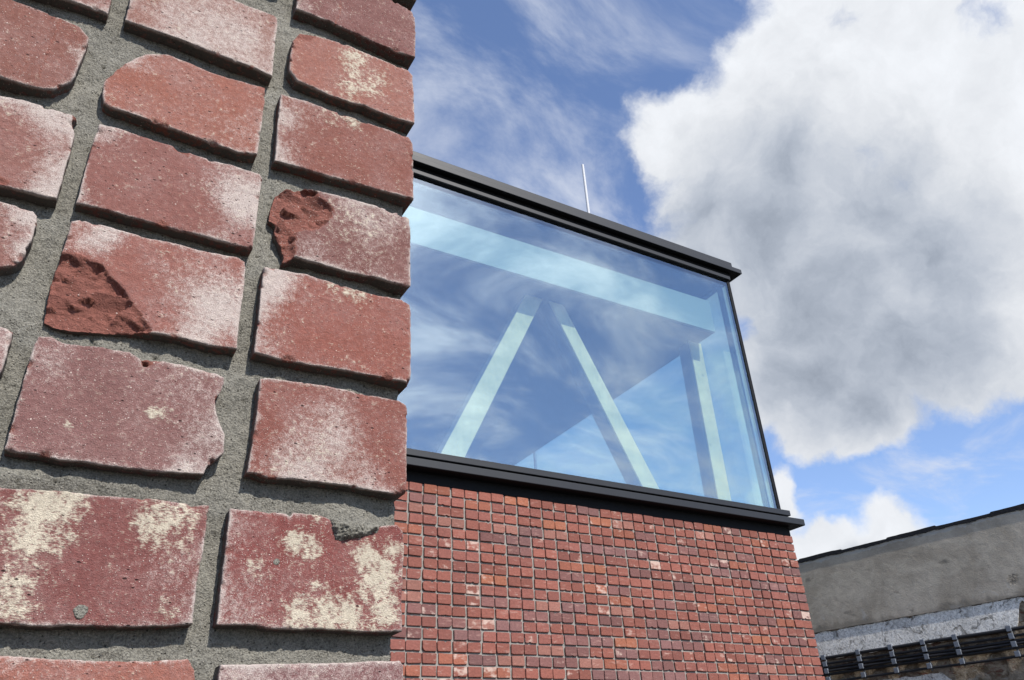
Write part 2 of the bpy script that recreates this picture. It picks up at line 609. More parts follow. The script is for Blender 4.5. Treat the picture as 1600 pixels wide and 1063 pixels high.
BRICKS = [
((0.2,0.062,0.052),0.4,0.4,
 [(92,781),(207,780)],[(207,780),(208,709)],[(91,710),(208,709)],[(92,781),(91,710)],
 [],
 [],
 []),
((0.17,0.058,0.055),0.75,0.3,
 [(91,692),(180,691),(202.1,688.1),(205.9,680.0)],[(205.9,680.0),(207.2,663.3),(207.4,622.7)],[(90.3,621.3),(103.1,622.5),(111.2,622.2),(122.0,624.1),(126.8,622.2),(137.0,621.6),(152.1,621.1),(166.6,620.0),(175.3,620.3),(190.1,619.9),(207.4,622.7)],[(91,692),(90.3,621.3)],
 [([(128.5,656.3),(130.1,657.3),(131.0,646.7),(131.1,638.5),(127.8,627.6),(127.7,621.2),(125.8,620.0),(125.6,626.2),(129.7,637.6)],1.6)],
 [(100,630,15,0.4)],
 []),
((0.27,0.088,0.07),0.25,0.2,
 [(91.4,580.6),(96.0,592.1),(111.3,597.3),(138.2,601.1),(166.4,600.0),(200.5,600.1),(205.1,594.6)],[(205.1,594.6),(206.8,568.3),(208.0,534.0)],[(91.6,542.2),(99.5,533.4),(109.6,532.2),(128.5,530.6),(147.7,531.0),(154.7,532.5),(160.5,533.5),(167.4,532.7),(187.7,531.7),(208.0,534.0)],[(91.4,580.6),(90.9,561.7),(91.6,542.2)],
 [([(93.3,593.1),(112.1,598.4),(106.1,585.3),(95.0,583.9),(89.7,575.8),(85.7,591.1)],1.2)],
 [],
 [(148,589,14,0.75),(149,568,13,0.7),(147,547,14,0.6),(167,574,14,0.5),(159,557,15,0.5)]),
((0.21,0.064,0.052),0.3,0.6,
 [(87.3,511.0),(109.5,513.6),(134.8,512.8),(154.8,513.7),(179.0,514.5),(202.1,514.0),(206.8,507.3)],[(206.8,507.3),(207.6,481.2),(208.4,445.1)],[(89.9,438.5),(107.8,439.4),(133.1,440.2),(147.7,441.4),(178.0,442.5),(208.4,445.1)],[(87.3,511.0),(88.2,477.8),(89.9,438.5)],
 [],
 [(90,488,19,0.8),(92,446,18,0.8),(105,495,26,0.35)],
 [(150,509,8,0.7),(132,508,11,0.5)]),
((0.17,0.06,0.056),0.8,0.7,
 [(94.8,408.8),(104.4,417.4),(113.3,421.1),(124.2,421.3),(140.7,423.7),(153.7,423.7),(173.6,424.6),(199.4,424.4),(204.9,421.3)],[(204.9,421.3),(206.3,408.5),(207.0,354.4)],[(105.9,347.6),(114.1,352.8),(130.3,352.7),(153.1,351.8),(180.5,353.9),(205.1,353.4),(207.0,354.4)],[(94.8,408.8),(92.4,392.6),(92.5,384.3),(97.6,380.6),(98.2,370.8),(103.8,361.9),(106.6,355.7),(105.9,347.6)],
 [([(83.4,412.0),(113.1,422.9),(124.2,420.3),(132.5,414.6),(140.9,408.8),(140.5,401.9),(135.0,391.2),(127.9,383.0),(112.7,375.9),(113.7,368.9),(113.1,363.2),(114.5,356.5),(111.7,346.8),(91.2,340.3)],6)],
 [(160,420,37,0.5),(193,419,38,0.4),(163,357,34,0.45),(122,362,16,0.5)],
 [(155,408,36,0.3)]),
((0.24,0.068,0.055),0.25,0.4,
 [(92.3,337.2),(123.9,340.1),(142.5,338.3),(165.5,337.5),(181.2,337.7),(199.7,338.9),(206.7,335.9)],[(206.7,335.9),(208.0,329.5),(208.7,267.7)],[(93.6,266.0),(110.0,265.7),(132.1,265.8),(154.5,266.6),(172.7,267.1),(192.9,267.5),(208.7,267.7)],[(92.3,337.2),(92.5,320.0),(93.3,288.1),(93.6,266.0)],
 [([(185.9,270.8),(189.7,273.2),(195.0,272.0),(193.0,263.6),(184.7,263.4)],1.0)],
 [(95,325,18,0.9),(95,298,14,0.8),(105,334,18,0.6),(98,273,14,0.6),(102,316,20,0.4)],
 [(164,338,11,0.6),(144,337,8,0.5),(156,337,8,0.5)]),
((0.21,0.062,0.052),0.6,0.4,
 [(99.5,247.8),(105.0,249.2),(134.7,251.5),(156.2,251.5),(180.7,251.2),(198.7,251.3),(205.2,248.7)],[(205.2,248.7),(206.6,243.9),(206.6,217.4),(206.5,182.3)],[(98.7,181.2),(103.2,181.2),(112.3,179.7),(130.8,181.1),(156.6,181.4),(176.8,180.8),(198.4,180.3),(206.5,182.3)],[(99.5,247.8),(100.0,220.2),(99.9,199.9),(98.7,181.2)],
 [],
 [(143,214,27,0.55),(137,186,22,0.8),(172,186,27,0.6),(115,192,17,0.5),(156,226,19,0.4),(100,220,6,0.7)],
 [(136,195,26,0.25)]),
((0.19,0.046,0.044),0.85,0.15,
 [(91.5,156.9),(107.1,157.6),(123.7,158.1),(126.1,157.9),(128.2,156.0),(130.0,159.2),(145.2,159.2),(149.0,159.1),(154.9,157.1),(171.3,155.8),(188.0,156.6),(200.3,158.9),(205.3,154.8)],[(205.3,154.8),(206.2,148.4),(205.4,112.8),(206.1,90.8)],[(92.6,89.6),(110.3,90.2),(121.9,89.1),(136.4,88.8),(152.3,89.9),(157.2,89.8),(182.2,89.5),(206.1,90.8)],[(91.5,156.9),(91.8,137.2),(92.3,116.7),(92.6,100.1),(92.6,89.6)],
 [],
 [(95,143,15,0.5),(99,99,18,0.55),(119,119,23,0.2)],
 [(132,141,8,0.9),(143,138,8,0.9),(147,161,6,0.7),(181,136,10,1.0),(188,120,13,1.0),(192,128,11,0.9),(180,111,7,0.7),(197,141,9,0.8),(140,100,11,0.9),(156,97,13,1.0),(170,99,11,1.0),(193,100,10,1.0),(197,109,8,0.8),(149,115,5,0.7),(177,127,4,0.6),(109,125,5,0.7),(111,120,4,0.5),(187,91,8,0.7),(172,92,10,0.8)]),
((0.18,0.065,0.07),0.8,0.2,
 [(97.3,68.6),(140.6,70.4),(164.6,71.1),(189.3,72.9),(204.8,73.6),(207.4,71.1)],[(207.4,71.1),(207.1,62.2),(206,2)],[(93,1),(206,2)],[(97.3,68.6),(97.3,60.6),(93,1)],
 [],
 [(117,65,28,0.7),(154,68,30,0.5),(194,70,24,0.5)],
 []),
((0.22,0.08,0.07),0.4,0.4,
 [(-34,715),(76,714)],[(76,714),(76,644)],[(-34,645),(50,643),(76,644)],[(-34,715),(-34,645)],
 [],
 [],
 []),
((0.25,0.1,0.085),0.1,0.8,
 [(-36,612),(20,611),(39.2,600.1),(72.2,600.9),(75.3,599.0)],[(75.3,599.0),(76.6,590.8),(76.9,570.9),(78.5,527.6)],[(-35.0,530.0),(-14.6,530.4),(4.3,531.3),(34.1,530.0),(65.1,529.7),(78.5,527.6)],[(-36,612),(-35.7,553.1),(-35.0,530.0)],
 [],
 [(52,551,46,0.8),(2,545,37,0.45),(7,580,78,0.35)],
 []),
((0.27,0.082,0.062),0.25,0.7,
 [(-36.6,462.7),(-33.9,470.2),(-26.9,485.3),(-20.6,495.1),(-15.7,502.1),(-1.6,510.0),(22.2,508.8),(31.2,507.5),(44.5,508.5),(59.6,509.7),(74.4,511.5)],[(74.4,511.5),(75.4,502.2),(75.8,482.7),(76.4,439.0)],[(-32.9,441.9),(-28.1,439.4),(-15.4,439.8),(0.7,438.7),(18.8,437.4),(32.6,436.8),(46.7,436.2),(61.1,435.6),(76.4,439.0)],[(-36.6,462.7),(-35.7,451.2),(-35.0,447.7),(-32.9,441.9)],
 [([(-42.0,462.8),(-27.2,487.2),(-26.9,482.1),(-36.1,461.9),(-38.7,458.6)],3)],
 [(58,459,29,0.45),(-19,489,17,0.5)],
 []),
((0.22,0.074,0.066),0.15,0.9,
 [(-32.1,421.4),(-18.7,422.9),(-2.5,421.7),(16.6,421.8),(21.8,418.4),(28.2,420.3),(48.9,420.0),(59.3,421.1),(80.4,420.1),(82.7,416.7)],[(82.7,416.7),(82.2,403.8),(82.8,366.3),(82.6,350.4)],[(-31.9,349.3),(-20.1,350.5),(3.8,349.8),(7.5,349.9),(18.0,349.6),(24.3,349.0),(35.5,349.8),(70.4,349.6),(82.6,350.4)],[(-32.1,421.4),(-32.5,393.0),(-32.1,358.6),(-31.9,349.3)],
 [([(17.0,423.0),(28.9,420.1),(27.6,415.3),(18.0,418.7)],1.2),([(17.6,350.1),(20.9,354.3),(26.1,353.2),(23.8,348.2),(17.9,346.1)],1.5)],
 [(72,387,24,1.0),(67,404,27,0.6),(-26,413,15,0.7),(-30,359,14,0.5),(54,351,15,0.6)],
 []),
((0.25,0.08,0.068),0.15,0.4,
 [(-31.5,334.0),(-27.2,337.3),(-14.7,337.8),(11.0,336.3),(28.1,337.2),(53.4,337.8),(73.0,339.5),(78.5,336.9)],[(78.5,336.9),(79.6,332.4),(80.6,320.5),(80.7,300.4),(81.4,276.5),(82.0,266.5)],[(-30.9,261.2),(-25.3,258.8),(-18.0,258.6),(-2.5,260.9),(8.1,262.6),(24.4,265.4),(30.7,265.9),(45.3,266.0),(63.6,264.7),(82.0,266.5)],[(-31.5,334.0),(-31.4,322.5),(-32.1,305.5),(-32.8,286.2),(-30.9,261.2)],
 [([(-38.9,307.0),(-30.3,309.8),(-20.7,310.7),(-11.8,308.2),(-7.0,306.7),(0.1,299.1),(4.8,295.2),(8.3,292.0),(15.5,283.7),(21.3,276.5),(29.9,266.8),(24.9,262.3),(-35.9,247.0),(-42.6,276.5)],4.5),([(-18.0,274.0),(-8.3,276.5),(0.3,277.1),(6.5,271.1),(12.7,267.7),(19.0,264.0),(14.1,259.6),(-35.9,247.0),(-40.5,267.3)],3)],
 [(55,308,30,0.9),(71,286,23,0.8),(-19,323,17,0.9),(-9,334,13,0.6),(53,267,15,0.8)],
 []),
((0.19,0.075,0.074),0.6,0.4,
 [(-31.1,248.2),(-24.8,249.1),(-18.1,246.8),(-8.8,247.0),(2.6,248.4),(18.8,248.9),(26.1,245.8),(33.7,247.6),(48.2,247.4),(72.2,245.8),(76.9,243.9)],[(76.9,243.5),(77.4,239.3),(75.8,232.7),(72.9,227.3),(74.7,218.8),(78.9,209.5),(82.3,203.5),(83.5,192.0),(80.0,188.3),(75.0,182.4),(73.0,176.5)],[(-31.4,176.3),(-24.2,174.9),(-12.6,175.3),(-5.1,173.9),(9.4,174.4),(29.7,173.9),(40.1,174.1),(62.0,175.6),(73.0,176.5)],[(-31.1,248.2),(-32.3,242.0),(-32.0,217.1),(-31.5,186.3),(-31.4,176.3)],
 [([(24.5,245.4),(27.6,246.9),(34.8,247.8),(33.4,242.7),(27.7,240.0)],2.5),([(72.7,228.6),(78.2,233.2),(81.1,215.3),(78.1,213.4),(75.0,218.9)],5)],
 [(74,202,20,0.9),(63,177,13,0.8),(62,236,19,0.5),(-21,231,15,0.4),(23,219,35,0.15)],
 [(39,211,5,0.8),(-4,195,3,0.8)]),
((0.18,0.052,0.05),0.45,0.35,
 [(-30,156),(-28.4,154.0),(-17.3,155.0),(-0.5,156.4),(14.5,156.4),(27.3,156.6),(43.0,157.4),(62.1,157.2),(70.9,156.5),(79.0,157.8)],[(79.0,157.8),(79.2,144.6),(79.4,127.5),(79.0,115.7),(79.0,104.7),(79.7,89.1)],[(-29,86),(-12.0,85.5),(9.9,84.6),(18.6,86.0),(37.2,85.9),(56.4,87.0),(79.7,89.1)],[(-30,156),(-29,86)],
 [],
 [(61,121,21,0.35),(78,98,14,0.4)],
 [(-5,144,16,1.0),(-9,129,13,0.95),(-17,146,10,0.7),(-12,102,12,0.8),(-8,93,9,0.7),(4,152,12,0.8),(55,146,14,0.9),(66,152,11,0.6),(47,144,9,0.7),(65,129,9,0.5),(10,131,8,0.5),(68,94,8,0.45)]),
((0.28,0.088,0.07),0.3,0.4,
 [(-29,70),(-8.4,70.3),(2.3,69.9),(17.7,69.3),(35.8,69.0),(59.4,69.5),(79.8,71.1),(81.7,68.9)],[(81.7,68.9),(84.0,65.5),(84.9,60.4),(80,1)],[(-28,2),(80,1)],[(-29,70),(-28,2)],
 [],
 [(-2,66,12,0.5)],
 []),
((0.24,0.09,0.08),0.4,0.4,
 [(-168,591),(-52,592)],[(-52,592),(-47.5,545.5),(-47.2,530.1)],[(-168,523),(-73.3,529.1),(-59.7,529.9),(-47.2,530.1)],[(-168,591),(-168,523)],
 [],
 [(-56,534,17,0.6)],
 []),
((0.2,0.066,0.054),0.6,0.4,
 [(-166,510),(-130,509),(-105.4,508.7),(-89.0,508.8),(-76.4,508.0),(-62.2,506.5),(-53.6,498.7)],[(-53.6,498.7),(-53.6,483.0),(-54.8,458.1),(-55.9,451.6)],[(-164,437),(-95.6,435.5),(-81.4,435.4),(-70.6,436.3),(-64.2,439.5),(-55.9,451.6)],[(-166,510),(-164,437)],
 [([(-75.5,507.0),(-73.8,507.4),(-73.7,483.9),(-74.3,461.4),(-74.0,445.0),(-75.7,445.0),(-76.1,461.4),(-75.8,484.8)],1.3)],
 [(-58,481,11,0.6)],
 []),
((0.23,0.084,0.074),0.1,0.7,
 [(-165,424),(-91.7,419.1),(-75.4,421.7),(-60.3,421.3),(-46.2,422.1)],[(-46.2,422.1),(-48.2,416.6),(-43.9,404.9),(-43.5,380.4),(-43.1,354.3),(-43.0,349.0)],[(-163,351),(-73.6,347.6),(-64.2,348.2),(-47.8,348.1),(-43.0,349.0)],[(-165,424),(-163,351)],
 [([(-49.7,421.4),(-41.2,427.3),(-39.7,407.7),(-43.5,406.0),(-46.7,409.9)],6),([(-79.0,354.8),(-71.3,353.8),(-69.9,352.0),(-70.6,348.5),(-77.0,346.8)],1.5)],
 [(-51,408,19,0.95),(-50,374,16,0.8),(-47,353,17,1.0),(-69,418,19,0.8),(-88,418,14,0.6)],
 []),
((0.22,0.08,0.07),0.1,0.5,
 [(-163,340),(-71.7,335.4),(-61.2,335.4),(-54.3,335.3),(-50.9,333.4)],[(-50.9,333.4),(-49.7,326.9),(-49.5,317.7),(-49.1,313.3),(-51.3,305.9),(-50.2,303.3),(-51.0,297.9),(-53.8,292.3)],[(-162,267),(-60.5,288.4),(-53.8,292.3)],[(-163,340),(-162,267)],
 [],
 [(-54,329,9,0.9),(-52,304,12,0.9),(-65,330,16,0.5)],
 []),
((0.2,0.075,0.075),0.2,0.3,
 [(-163,250),(-49.2,249.2),(-44.1,248.2)],[(-44.1,248.2),(-44.0,239.7),(-43.7,222.1),(-53,185)],[(-162,186),(-53,185)],[(-163,250),(-162,186)],
 [],
 [(-46,242,11,0.6)],
 []),
((0.2,0.07,0.06),0.4,0.4,
 [(-162,166),(-50,167)],[(-50,167),(-49,97)],[(-160,97),(-49,97)],[(-162,166),(-160,97)],
 [],
 [],
 []),
]



def close_brick(i, rec, depth):
    tint, speck, pit, T, Rr, Bt, Lf, chips, white, cream = rec
    W, H = 113.0, 71.0
    edge = np.array([0, .35, .8, 1.4, 2.2, 3.2])
    us = np.concatenate([edge, np.linspace(4.4, W - 4.4, 100), W - edge[::-1]]) / W
    vs_ = np.concatenate([edge, np.linspace(4.4, H - 4.4, 60), H - edge[::-1]]) / H
    nu, nv = len(us), len(vs_)
    t_, b_, l_, r_ = along(T, us), along(Bt, us), along(Lf, vs_), along(Rr, vs_)
    u, v = us[None, :, None], vs_[:, None, None]
    P = ((1 - v) * t_[None] + v * b_[None] + (1 - u) * l_[:, None] + u * r_[:, None]
         - ((1 - u) * (1 - v) * t_[0] + u * (1 - v) * t_[-1] + (1 - u) * v * b_[0] + u * v * b_[-1]))
    P = P.reshape(-1, 2)
    sd_ = i * 13.7
    for f, a in ((.10, .45), (.35, .28), (.9, .14)):
        P = P + a * np.stack([pnoise(P[:, 0] * f, P[:, 1] * f, sd_), pnoise(P[:, 0] * f, P[:, 1] * f, sd_ + 50)], 1)
    idx = np.arange(nu * nv).reshape(nv, nu)
    ring = np.concatenate([idx[0, :], idx[1:, -1], idx[-1, -2::-1], idx[-2:0:-1, 0]])   # clockwise from outside
    loop = P[ring]
    d, _ = seg_dist(P, loop)
    d[ring] = 0
    x, z = P[:, 0], P[:, 1]
    r = 1.0 + .8 * fbm(x * .05, z * .05, sd_ + 3, 2) + .4 * pnoise(x * .4, z * .4, sd_)
    r = np.clip(r, .4, 2.4)
    back = np.where(d < r, r - np.sqrt(np.maximum(0, r * r - (r - d) ** 2)), 0)
    back = back + .35 * fbm(x * .03, z * .03, sd_ + 9, 3) + .10 * fbm(x * .35, z * .35, sd_ + 4, 3)
    chip = np.zeros(len(P))
    rr = random.Random(100 + i)
    for poly, dp in chips:
        wob = 1.1 * np.stack([fbm(x * .22, z * .22, sd_ + 20, 3), fbm(x * .22, z * .22, sd_ + 30, 3)], 1)
        dd, ins = seg_dist(P + wob, poly)
        dd = np.where(ins, dd, 0)
        k = sstep(dd, 0, 1.1 + dp * .25)
        # fracture: tilted facets meeting in steps
        rf = np.random.RandomState(300 + i)
        bb = np.array(poly)
        ns = int(6 + (np.ptp(bb[:, 0]) * np.ptp(bb[:, 1])) / 170)
        S = np.stack([rf.uniform(bb[:, 0].min(), bb[:, 0].max(), ns), rf.uniform(bb[:, 1].min(), bb[:, 1].max(), ns)], 1)
        gx, gz, hs = rf.normal(0, .17, ns), rf.normal(-.06, .17, ns), rf.normal(0, .8, ns)
        wx, wz = x + 1.6 * fbm(x * .14, z * .14, sd_ + 40, 4), z + 1.3 * fbm(x * .14, z * .14, sd_ + 45, 4)
        D = np.hypot((wx[:, None] - S[:, 0]) * .8 + (wz[:, None] - S[:, 1]) * .35, (wz[:, None] - S[:, 1]) * 1.3)
        near_ = D.argmin(1)
        fac = hs[near_] + gx[near_] * (x - S[near_, 0]) + gz[near_] * (z - S[near_, 1])
        big = 1.0 if dp > 2 else .2
        rough = dp * (.55 + .06 * np.minimum(dd, 9)) + big * (1.2 * fac + .28 * fbm(x * .2, z * .2, sd_ + 60, 4, .6))
        back = back + k * np.maximum(rough, .2)
        chip = np.maximum(chip, sstep(dd, 0, .7))
    for q in range(rr.randint(7, 12)):                      # nicks along the arrises
        c = loop[rr.randrange(len(loop))]
        R = rr.uniform(1.2, 4.2)
        dq = np.hypot((x - c[0]) * rr.uniform(.6, 1.3), (z - c[1]) * rr.uniform(.8, 1.5)) + .8 * fbm(x * .5, z * .5, sd_ + q, 2)
        k = sstep(R - dq, 0, R * .7)
        back = back + k * rr.uniform(.8, 2.4)
        chip = np.maximum(chip, k * rr.uniform(.0, .8))
    back = np.minimum(back, 7.5 + .6 * fbm(x * .3, z * .3, sd_, 2))
    wsum = .62 * np.exp(-d / 1.6) * (1 + .8 * fbm(x * .05, z * .05, sd_ + 70, 2)) + .05
    for bx_, bz_, br, a in white:
        q2 = ((x - bx_) ** 2 + (z - bz_) ** 2) / br ** 2
        wsum = wsum + a * .62 * np.exp(-q2 * 1.3)
    csum = np.zeros(len(P))
    for bx_, bz_, br, a in cream:
        q2 = ((x - bx_) ** 2 + (z - bz_) ** 2) / br ** 2
        csum = np.maximum(csum, a * np.exp(-q2 * .9))
    mask = np.stack([wsum * (1 - chip), csum * (1 - chip), chip], 1)
    V = np.stack([x, FACE + back, z], 1)
    # the sides run back into the wall
    ev, ef, base = [], [], nu * nv
    prev = ring
    n = len(ring)
    for k, dy in enumerate((4.0, 12.0, depth)):
        w = P[ring] + .25 * np.stack([pnoise(x[ring] * .3, z[ring] * .3, sd_ + 80 + k), pnoise(x[ring] * .3, z[ring] * .3, sd_ + 90 + k)], 1)
        yb = np.maximum(FACE + dy, V[ring, 1] + .5)
        ev.append(np.stack([w[:, 0], yb, w[:, 1]], 1))
        cur = base + k * n + np.arange(n)
        ef.append(np.stack([prev, np.roll(prev, -1), np.roll(cur, -1), cur], 1))
        prev = cur
    ev, ef = np.concatenate(ev), np.concatenate(ef)
    tot = len(V) + len(ev)
    tn = np.tile(np.array(tint), (tot, 1))
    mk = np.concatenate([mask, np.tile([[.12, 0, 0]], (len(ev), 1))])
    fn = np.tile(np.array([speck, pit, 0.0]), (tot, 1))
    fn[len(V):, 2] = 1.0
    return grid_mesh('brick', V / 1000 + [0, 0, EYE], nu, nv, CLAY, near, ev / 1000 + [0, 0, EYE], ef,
                     {'tint': tn, 'mask': mk, 'fine': fn})


for i, rec in enumerate(BRICKS):
    right = max(p[0] for p in rec[4]) > 150
    close_brick(i, rec, (240.0 if i % 2 else 112.0) if right else 60.0)

# the mortar: one uneven sheet, finely meshed where it is seen, and the wall's flank
xs = np.concatenate([np.linspace(-1300, -175, 40), np.arange(-173, 204.0, 1.1), [204.8]])
zs = np.concatenate([np.linspace(1300, 690, 40), np.arange(688, 8, -1.1), np.linspace(6, -1600, 80)])
X, Z = np.meshgrid(xs, zs)
x, z = X.ravel(), Z.ravel()
dep = (11.8 + 2.2 * fbm(x * .012, z * .012, 5, 3) + .8 * fbm(x * .07, z * .07, 8, 3) + .55 * fbm(x * .38, z * .38, 2, 3, .65) + 2.2 * sstep(fbm(x * .16, z * .16, 17, 3), .62, 1.0) - 1.5 * sstep(fbm(x * .11, z * .14, 27, 3), .6, 1.1)
       + 3.0 * sstep(x, 170, 203) - 4.0 * np.exp(-((x + 10) / 60) ** 2 - ((z - 166) / 9) ** 2)
       - 3.5 * np.exp(-((x + 60) / 40) ** 2 - ((z - 262) / 14) ** 2))
xe = x - np.where(x > 198, .6 + 1.6 * fbm(z * .09, z * .01, 4, 4, .7), 0)
V = np.stack([xe, FACE + np.maximum(dep, 3), z], 1)
nx, nz = len(xs), len(zs)
last = np.arange(nz) * nx + nx - 1
ev = np.concatenate([V[last] + [0, 30, 0], V[last] + [0, 340, 0], V[np.arange(nz) * nx] + [0, 340, 0]])
a0 = nx * nz
fl = []
for p_, q_ in ((last, a0 + np.arange(nz)), (a0 + np.arange(nz), a0 + nz + np.arange(nz)), (a0 + nz + np.arange(nz), a0 + 2 * nz + np.arange(nz))):
    fl.append(np.stack([p_[:-1], p_[1:], q_[1:], q_[:-1]], 1))
grid_mesh('mortar', V / 1000 + [0, 0, EYE], nx, nz, MORT, near, ev / 1000 + [0, 0, EYE], np.concatenate(fl))

# mortar that fell over the top edge of one brick, and two small splashes
def splash(poly, rise, seed, nu=60, nv=40):
    q = np.array(poly)
    x0, x1, z0, z1 = q[:, 0].min() - 2, q[:, 0].max() + 2, q[:, 1].min() - 2, q[:, 1].max() + 2
    U, Vv = np.meshgrid(np.linspace(x0, x1, nu), np.linspace(z1, z0, nv))
    px, pz = U.ravel(), Vv.ravel()
    wob = min(1.0, rise * .3)
    dd, ins = seg_dist(np.stack([px + wob * fbm(px * .3, pz * .3, seed, 3), pz + wob * fbm(px * .3, pz * .3, seed + 10, 3)], 1), poly)
    hh = np.where(ins, rise * (.75 + .45 * fbm(px * .16, pz * .16, seed + 4, 4, .65)) * sstep(dd, -.3, rise * .55 + .3) + .25 * fbm(px * .8, pz * .8, seed + 6, 2), -2.5)
    grid_mesh('mortar_splash', np.stack([px, FACE - hh, pz], 1) / 1000 + [0, 0, EYE], nu, nv, MORT, near)


splash([(154.3, 158.5), (162, 158), (171.2, 158), (181.2, 157.2), (188, 156.8), (187.5, 153), (178.3, 148.2), (168.6, 145.3), (158.4, 143.4), (156.4, 149.7)], 5.0, 3)
splash([(22.7 + 3.6 * math.cos(t) * (1 + .2 * math.sin(3 * t)), 92.8 + 4 * math.sin(t)) for t in np.linspace(0, 6.28, 14)[:-1]], .7, 23, 20, 20)
splash([(122.5 + 2.3 * math.cos(t), 127.4 + 2.6 * math.sin(t) * (1 + .2 * math.cos(2 * t))) for t in np.linspace(0, 6.28, 12)[:-1]], .6, 33, 16, 16)

# the courses that run on beyond the picture
rr = random.Random(5)
bv, bf, bt = [], [], []
for k in range(-18, 15):
    zb = 1 + 88.5 * k
    for c in range(-9, 3):
        x0, x1 = (91 - 127 * (2 - c), 207 - 127 * (2 - c)) if c < 2 else (91, 207.5)
        if c >= 0 and 0 <= k <= 8:
            continue
        if c == 0 and k <= 6 and k >= 1:
            continue
        j = [rr.uniform(-2, 2) for _ in range(6)]
        dpt = 112 if c < 2 or k % 2 else 240
        b = len(bv)
        v_, f_ = boxes([(x0 + j[0], x1 + min(j[1], .5), FACE + j[2] * .5, FACE + dpt, zb + j[3], zb + 70 + j[4])])
        bv += [(p[0] / 1000, p[1] / 1000, p[2] / 1000 + EYE) for p in v_]
        bf += [[b + q for q in f] for f in f_]
        bt += [rr.choice([(.22, .07, .058), (.25, .08, .066), (.19, .066, .062)])] * 8
for k in range(-18, 15):                                    # the flank behind the corner bricks
    zb = 1 + 88.5 * k
    if 0 <= k <= 8:
        zb = (2, 91, 182, 268, 352, 443, 540, 623, 710)[k] - 1
    y0 = FACE + (252 if ((8 - k) % 2) else 124)
    b = len(bv)
    v_, f_ = boxes([(100, 204, y0, FACE + 345, zb + 4, zb + 64)])
    bv += [(p[0] / 1000, p[1] / 1000, p[2] / 1000 + EYE) for p in v_]
    bf += [[b + q for q in f] for f in f_]
    bt += [(.22, .07, .058)] * 8
o = mesh_obj('brickwork', bv, bf, CLAY, near, attrs={'tint': np.array(bt), 'mask': np.tile([.25, 0, 0], (len(bv), 1)), 'fine': np.tile([.3, .4, 0], (len(bv), 1))})
o['kind'] = 'stuff'
bevel(o, .002)

# ------------------------------------------------------------------ the glazed building
E = EYE
FY = 5.70                                    # plane of its brick face
CX = 6.968                                   # its right-hand corner
LEFT, BACK = -2.4, 14.0
house = empty('glazed_building', (3.0, 9.0, 0), 'red brick building with large glazed upper corner and black metal cornice', 'building')
BRK = mat_far_brick()
FMORT = mat_plain('pale_joint', (0.205, 0.192, 0.175), 0.95, 0.4, 60, 0.004, 0.2)
ALU = mat_plain('anthracite_metal', (0.014, 0.0155, 0.019), 0.5, 0.15, 4.0, 0.0, 0.28)
DARK = mat_plain('black_metal', (0.006, 0.0065, 0.008), 0.6, 0.15, 4.0, 0.0, 0.12)
GLASS = mat_glass()
TIMB = mat_timber()
CEIL = mat_plain('ceiling_board', (0.05, 0.054, 0.064), 0.9, 0.12, 2.0)
FASC = mat_plain('white_panel', (0.23, 0.275, 0.30), 0.6, 0.06, 2.0)
FLOOR = mat_plain('screed_floor', (0.12, 0.12, 0.12), 0.8, 0.2, 4.0)

TOP = 2.246
COURSE, PITCH = 0.08807, 0.12877
box('joint_bed', (LEFT + .01, CX - .012, FY + .014, BACK - .01, 0, E + TOP - .002), FMORT, house)
box('floor_slab', (LEFT + .02, CX - .02, FY + .02, BACK - .02, E + TOP, E + TOP + .05), FLOOR, house)

PAL = [((.245, .078, .058), 38), ((.225, .074, .058), 24), ((.185, .076, .068), 12), ((.28, .088, .056), 9), ((.27, .108, .084), 8),
       ((.185, .082, .076), 6), ((.31, .102, .060), 3)]
PB = [p for p, w in PAL for _ in range(w)]
rr = random.Random(21)


def far_brick(x0, x1, z0, z1, tint, side=False):
    """one brick face, its arrises rounded, corners sometimes broken away"""
    cut = lambda: rr.choice([.003, .004, .005] * 2 + [.009, .013, .020])
    ring = []
    jx = lambda: rr.uniform(-.0022, .0022)
    for (cx, cz, dx, dz) in ((x0, z1, 1, -1), (x1, z1, -1, -1), (x1, z0, -1, 1), (x0, z0, 1, 1)):
        a, b = cut(), cut()
        p = (cx + dx * a + jx(), cz + jx())
        q = (cx + jx(), cz + dz * b + jx())
        m_ = ((p[0] + q[0]) / 2 * .75 + cx * .25, (p[1] + q[1]) / 2 * .75 + cz * .25)
        ring += [q, m_, p] if (dx, dz) in ((1, -1), (-1, 1)) else [p, m_, q]
    if rr.random() < .22:                                   # a bite out of the lower or upper arris
        k = rr.choice([0, 1])
        t = rr.uniform(.25, .75)
        xx = x0 + (x1 - x0) * t
        bite = rr.uniform(.003, .010)
        if k:
            ring[9:9] = [(xx + .018, z0), (xx, z0 + bite), (xx - .014, z0 + .001)]
        else:
            ring[3:3] = [(xx - .016, z1), (xx, z1 - bite), (xx + .013, z1)]
    cx, cz = (x0 + x1) / 2, (z0 + z1) / 2
    y = FY + rr.uniform(-.006, .003)
    n = len(ring)
    sx, sz = 1 - .005 / (x1 - x0), 1 - .005 / (z1 - z0)
    ty, tz = rr.uniform(-.025, .025), rr.uniform(-.025, .025)
    v = [(cx + (p[0] - cx) * sx, y + (p[0] - cx) * ty + (p[1] - cz) * tz, E + cz + (p[1] - cz) * sz) for p in ring]
    v += [(p[0], y + .0035, E + p[1]) for p in ring]
    v += [(p[0], FY + .03, E + p[1]) for p in ring]
    f = [tuple(range(n - 1, -1, -1))]
    for k in range(2):
        for i in range(n):
            j = (i + 1) % n
            f.append((k * n + i, k * n + j, (k + 1) * n + j, (k + 1) * n + i))
    return v, f, [tint] * (3 * n)


